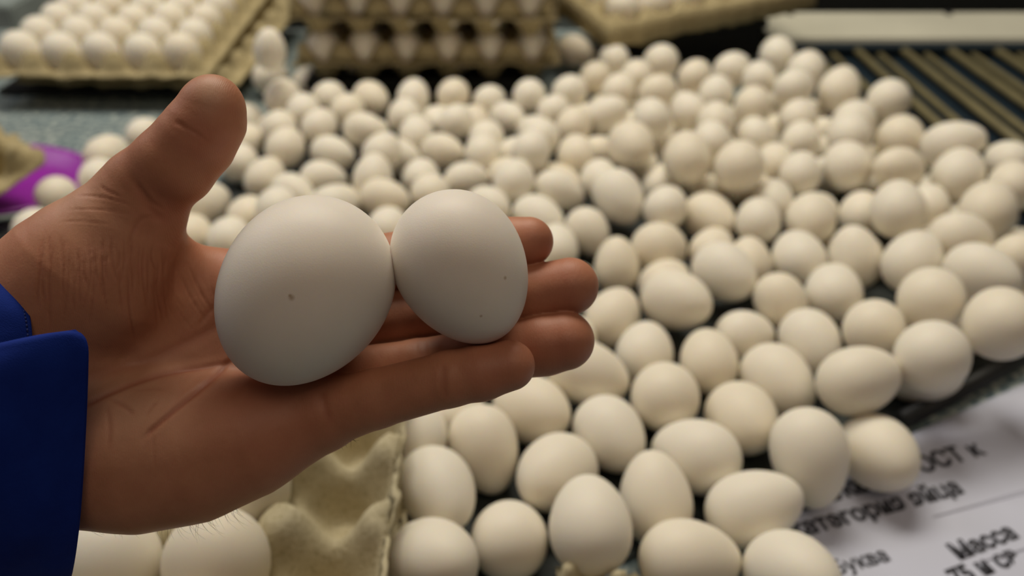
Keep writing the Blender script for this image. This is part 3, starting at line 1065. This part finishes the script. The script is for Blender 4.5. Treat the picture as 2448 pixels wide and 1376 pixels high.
# held eggs
spots_ = [[(697, 711, 9, .8), (693, 706, 5, .3)], [(1208, 664, 6, .8), (1150, 755, 5, .4)]]
labels = ['larger egg of the two held, resting in the palm', 'smaller egg of the two held, lying on the fingers']
for h, lab, sp_ in zip(HELD, labels, spots_):
    c = to_world(h['p']); axw = h['ax'][0] * RV + h['ax'][1] * UV
    q = Vector(axw).to_track_quat('X', 'Z'); Mi = q.to_matrix().inverted()
    specks = []
    for (x, y, r, _) in sp_:
        # on the front of the shell along the line of sight
        dirn = np.array([(x - 1224) / FPX, (688 - y) / FPX, -1.0]); o = np.array([0, 0, HAND_D * 1000])
        ts = np.linspace(HAND_D * 1000 - 45, HAND_D * 1000, 400); P = (o + dirn * ts[:, None]).astype(np.float32)
        s = egg_sdf(P, h); i = int(np.argmax(s < 0)); pw = to_world(P[i]) - c
        specks.append((tuple(Mi @ Vector(pw)), r * 0.000134))
    ms = shell_material('eggshell_held', specks)
    V, F = egg_vf(h['b'] * .001, h['ratio'], 96, 64, h['k'])
    o = bpy.data.objects.new('egg', new_mesh('egg_shell', V, F, ms)); COL.objects.link(o)
    o.location = c; o.rotation_mode = 'QUATERNION'; o.rotation_quaternion = q
    tag(o, lab, 'egg', 'eggs held in the hand')

# ------------------------------------------------------------------ sleeve
def cloth(name, c0, c1):
    m, nt, b = material(name, c0, 0.85)
    b.inputs['Sheen Weight'].default_value = 0.0; b.inputs['Sheen Roughness'].default_value = 0.5
    b.inputs['Sheen Tint'].default_value = (0.3, 0.4, 1, 1)
    b.inputs['Specular IOR Level'].default_value = 0.15
    nt.links.new(ramp(nt, noise(nt, 45, 4, 0.6), [(0.3, c0), (0.7, c1)]), b.inputs['Base Color'])
    n1 = bump(nt, b, noise(nt, 1300, 2, 0.6, stretch=(1, 3, 1)), 0.4, 0.0003)
    bump(nt, b, noise(nt, 28, 3, 0.5), 0.5, 0.004, n1)
    return m
M_CLOTH = cloth('blue_cotton', (0.003, 0.016, 0.16), (0.006, 0.026, 0.22))
M_THREAD = plain('dark_thread', (0.004, 0.015, 0.12), 0.8)

def sheet_mesh(name, rows, mat, wob=0.5, thick=0.0012, rev=False):
    """loft through rows of (px,py,z) control points, resampled smoothly"""
    R_ = [spline3([L(*c) for c in r], 40) for r in rows]
    R_ = np.array(R_); cols = []
    for k in range(R_.shape[1]): cols.append(spline3(list(R_[:, k]), 24 * (len(rows) - 1) + 1))
    G = np.array(cols).transpose(1, 0, 2)          # rows x cols x 3
    ni, nj = G.shape[:2]
    V = to_world(G.reshape(-1, 3)) - hc
    F = []
    for a in range(ni - 1):
        for c in range(nj - 1):
            k = a * nj + c; q = (k, k + 1, k + nj + 1, k + nj); F.append(q[::-1] if rev else q)
    o = link(name, new_mesh(name, V, F, mat), None)
    m = o.modifiers.new('thickness', 'SOLIDIFY'); m.thickness = thick; m.offset = 0
    return o, G
def spline3(pl, n):
    pl = np.array(pl, float)
    P = np.vstack([2 * pl[0] - pl[1], pl, 2 * pl[-1] - pl[-2]]); m = len(pl) - 1; out = []
    for s in np.linspace(0, m, n):
        i = min(int(s), m - 1); t = s - i; i += 1
        out.append(0.5 * ((2 * P[i]) + (-P[i - 1] + P[i + 1]) * t + (2 * P[i - 1] - 5 * P[i] + 4 * P[i + 1] - P[i + 2]) * t * t + (-P[i - 1] + 3 * P[i] - 3 * P[i + 1] + P[i + 2]) * t ** 3))
    return np.array(out)

# near flap of the open cuff: edge runs down from its rounded corner
rows = [
    [(-520, 905, 26), (-260, 868, 31), (-60, 835, 32), (80, 806, 27), (150, 795, 23), (180, 789, 21)],
    [(-520, 920, 28), (-260, 884, 33), (-60, 850, 34), (80, 820, 29), (160, 808, 24), (204, 818, 21)],
    [(-520, 985, 32), (-260, 950, 36), (-60, 920, 36), (80, 900, 29), (165, 890, 23), (207, 885, 20)],
    [(-520, 1150, 30), (-260, 1130, 33), (-60, 1110, 32), (80, 1090, 25), (160, 1080, 18), (199, 1075, 14)],
    [(-520, 1350, 20), (-260, 1330, 20), (-60, 1300, 18), (70, 1280, 15), (145, 1270, 11), (185, 1265, 8)],
    [(-520, 1500, 2), (-260, 1480, 0), (-60, 1440, -4), (60, 1410, -10), (125, 1395, -8), (165, 1385, -10)],
    [(-520, 1560, -26), (-260, 1520, -28), (-60, 1460, -30), (50, 1430, -32), (110, 1410, -35), (145, 1400, -38)],
    [(-520, 1420, -52), (-260, 1380, -56), (-60, 1320, -58), (50, 1290, -58), (110, 1270, -60), (145, 1260, -60)],
]
sleeve, G = sheet_mesh('sleeve', rows, M_CLOTH)
sleeve.parent = person; sleeve['label'] = 'dark near flap of the blue cuff'
# hem fold along the flap's edge
def strip_from(G_, cols, name, parent, r=0.45, mat=None):
    pts = [G_[i, cols] for i in range(0, G_.shape[0], 2)]
    V = []; F = []; n = 6
    pts = np.array(pts)
    for i, p in enumerate(pts):
        t = pts[min(i + 1, len(pts) - 1)] - pts[max(i - 1, 0)]; t /= np.linalg.norm(t)
        u = np.cross(t, [0, 0, 1.0]); u /= np.linalg.norm(u); w = np.cross(t, u)
        for k in range(n): a = 2 * math.pi * k / n; V.append(p + (u * math.cos(a) + w * math.sin(a)) * r)
    for i in range(len(pts) - 1):
        for k in range(n): F.append((i * n + k, i * n + (k + 1) % n, (i + 1) * n + (k + 1) % n, (i + 1) * n + k))
    o = link(name, new_mesh(name, to_world(np.array(V)) - hc, F, mat or M_CLOTH), parent); return o
strip_from(G[8:], -1, 'hem', sleeve, 0.55)
# far part of the sleeve, lit, wrapping round the wrist above the flap
rows = [
    [(-520, 560, -58), (-260, 590, -54), (-120, 590, -46), (-60, 590, -42), (-15, 600, -38), (2, 618, -34)],
    [(-520, 500, -36), (-260, 545, -32), (-120, 570, -26), (-50, 580, -20), (-8, 600, -16), (8, 618, -13)],
    [(-520, 520, -14), (-260, 560, -12), (-120, 580, -10), (-40, 605, -3), (16, 628, -2), (42, 655, 0)],
    [(-520, 640, 18), (-260, 670, 20), (-120, 685, 18), (-30, 695, 13), (32, 712, 10), (62, 728, 8)],
    [(-520, 790, 20), (-260, 790, 24), (-120, 795, 22), (-20, 795, 17), (46, 792, 13), (76, 796, 11)],
    [(-520, 950, 22), (-260, 950, 26), (-120, 940, 24), (-20, 930, 18), (46, 920, 13), (80, 915, 11)],
]
s2, G2 = sheet_mesh('sleeve_back', rows, M_CLOTH)
s2.parent = person; s2['label'] = 'brighter blue far side of the cuff'
# stitches along its edge
pts = []
edge = G2[:, -3]
V = []; F = []
for i in range(4, len(edge) - 3, 3):
    a, c = edge[i] + [0, .3, .8], edge[min(i + 2, len(edge) - 1)] + [0, .3, .8]
    vf, ff = tube_vf(a, c, 0.3, 5); o_ = len(V); V += list(vf); F += [tuple(k + o_ for k in f) for f in ff]
st_ = link('stitching', new_mesh('stitching', to_world(np.array(V)) - hc, F, M_THREAD), s2); st_['kind'] = 'stuff'
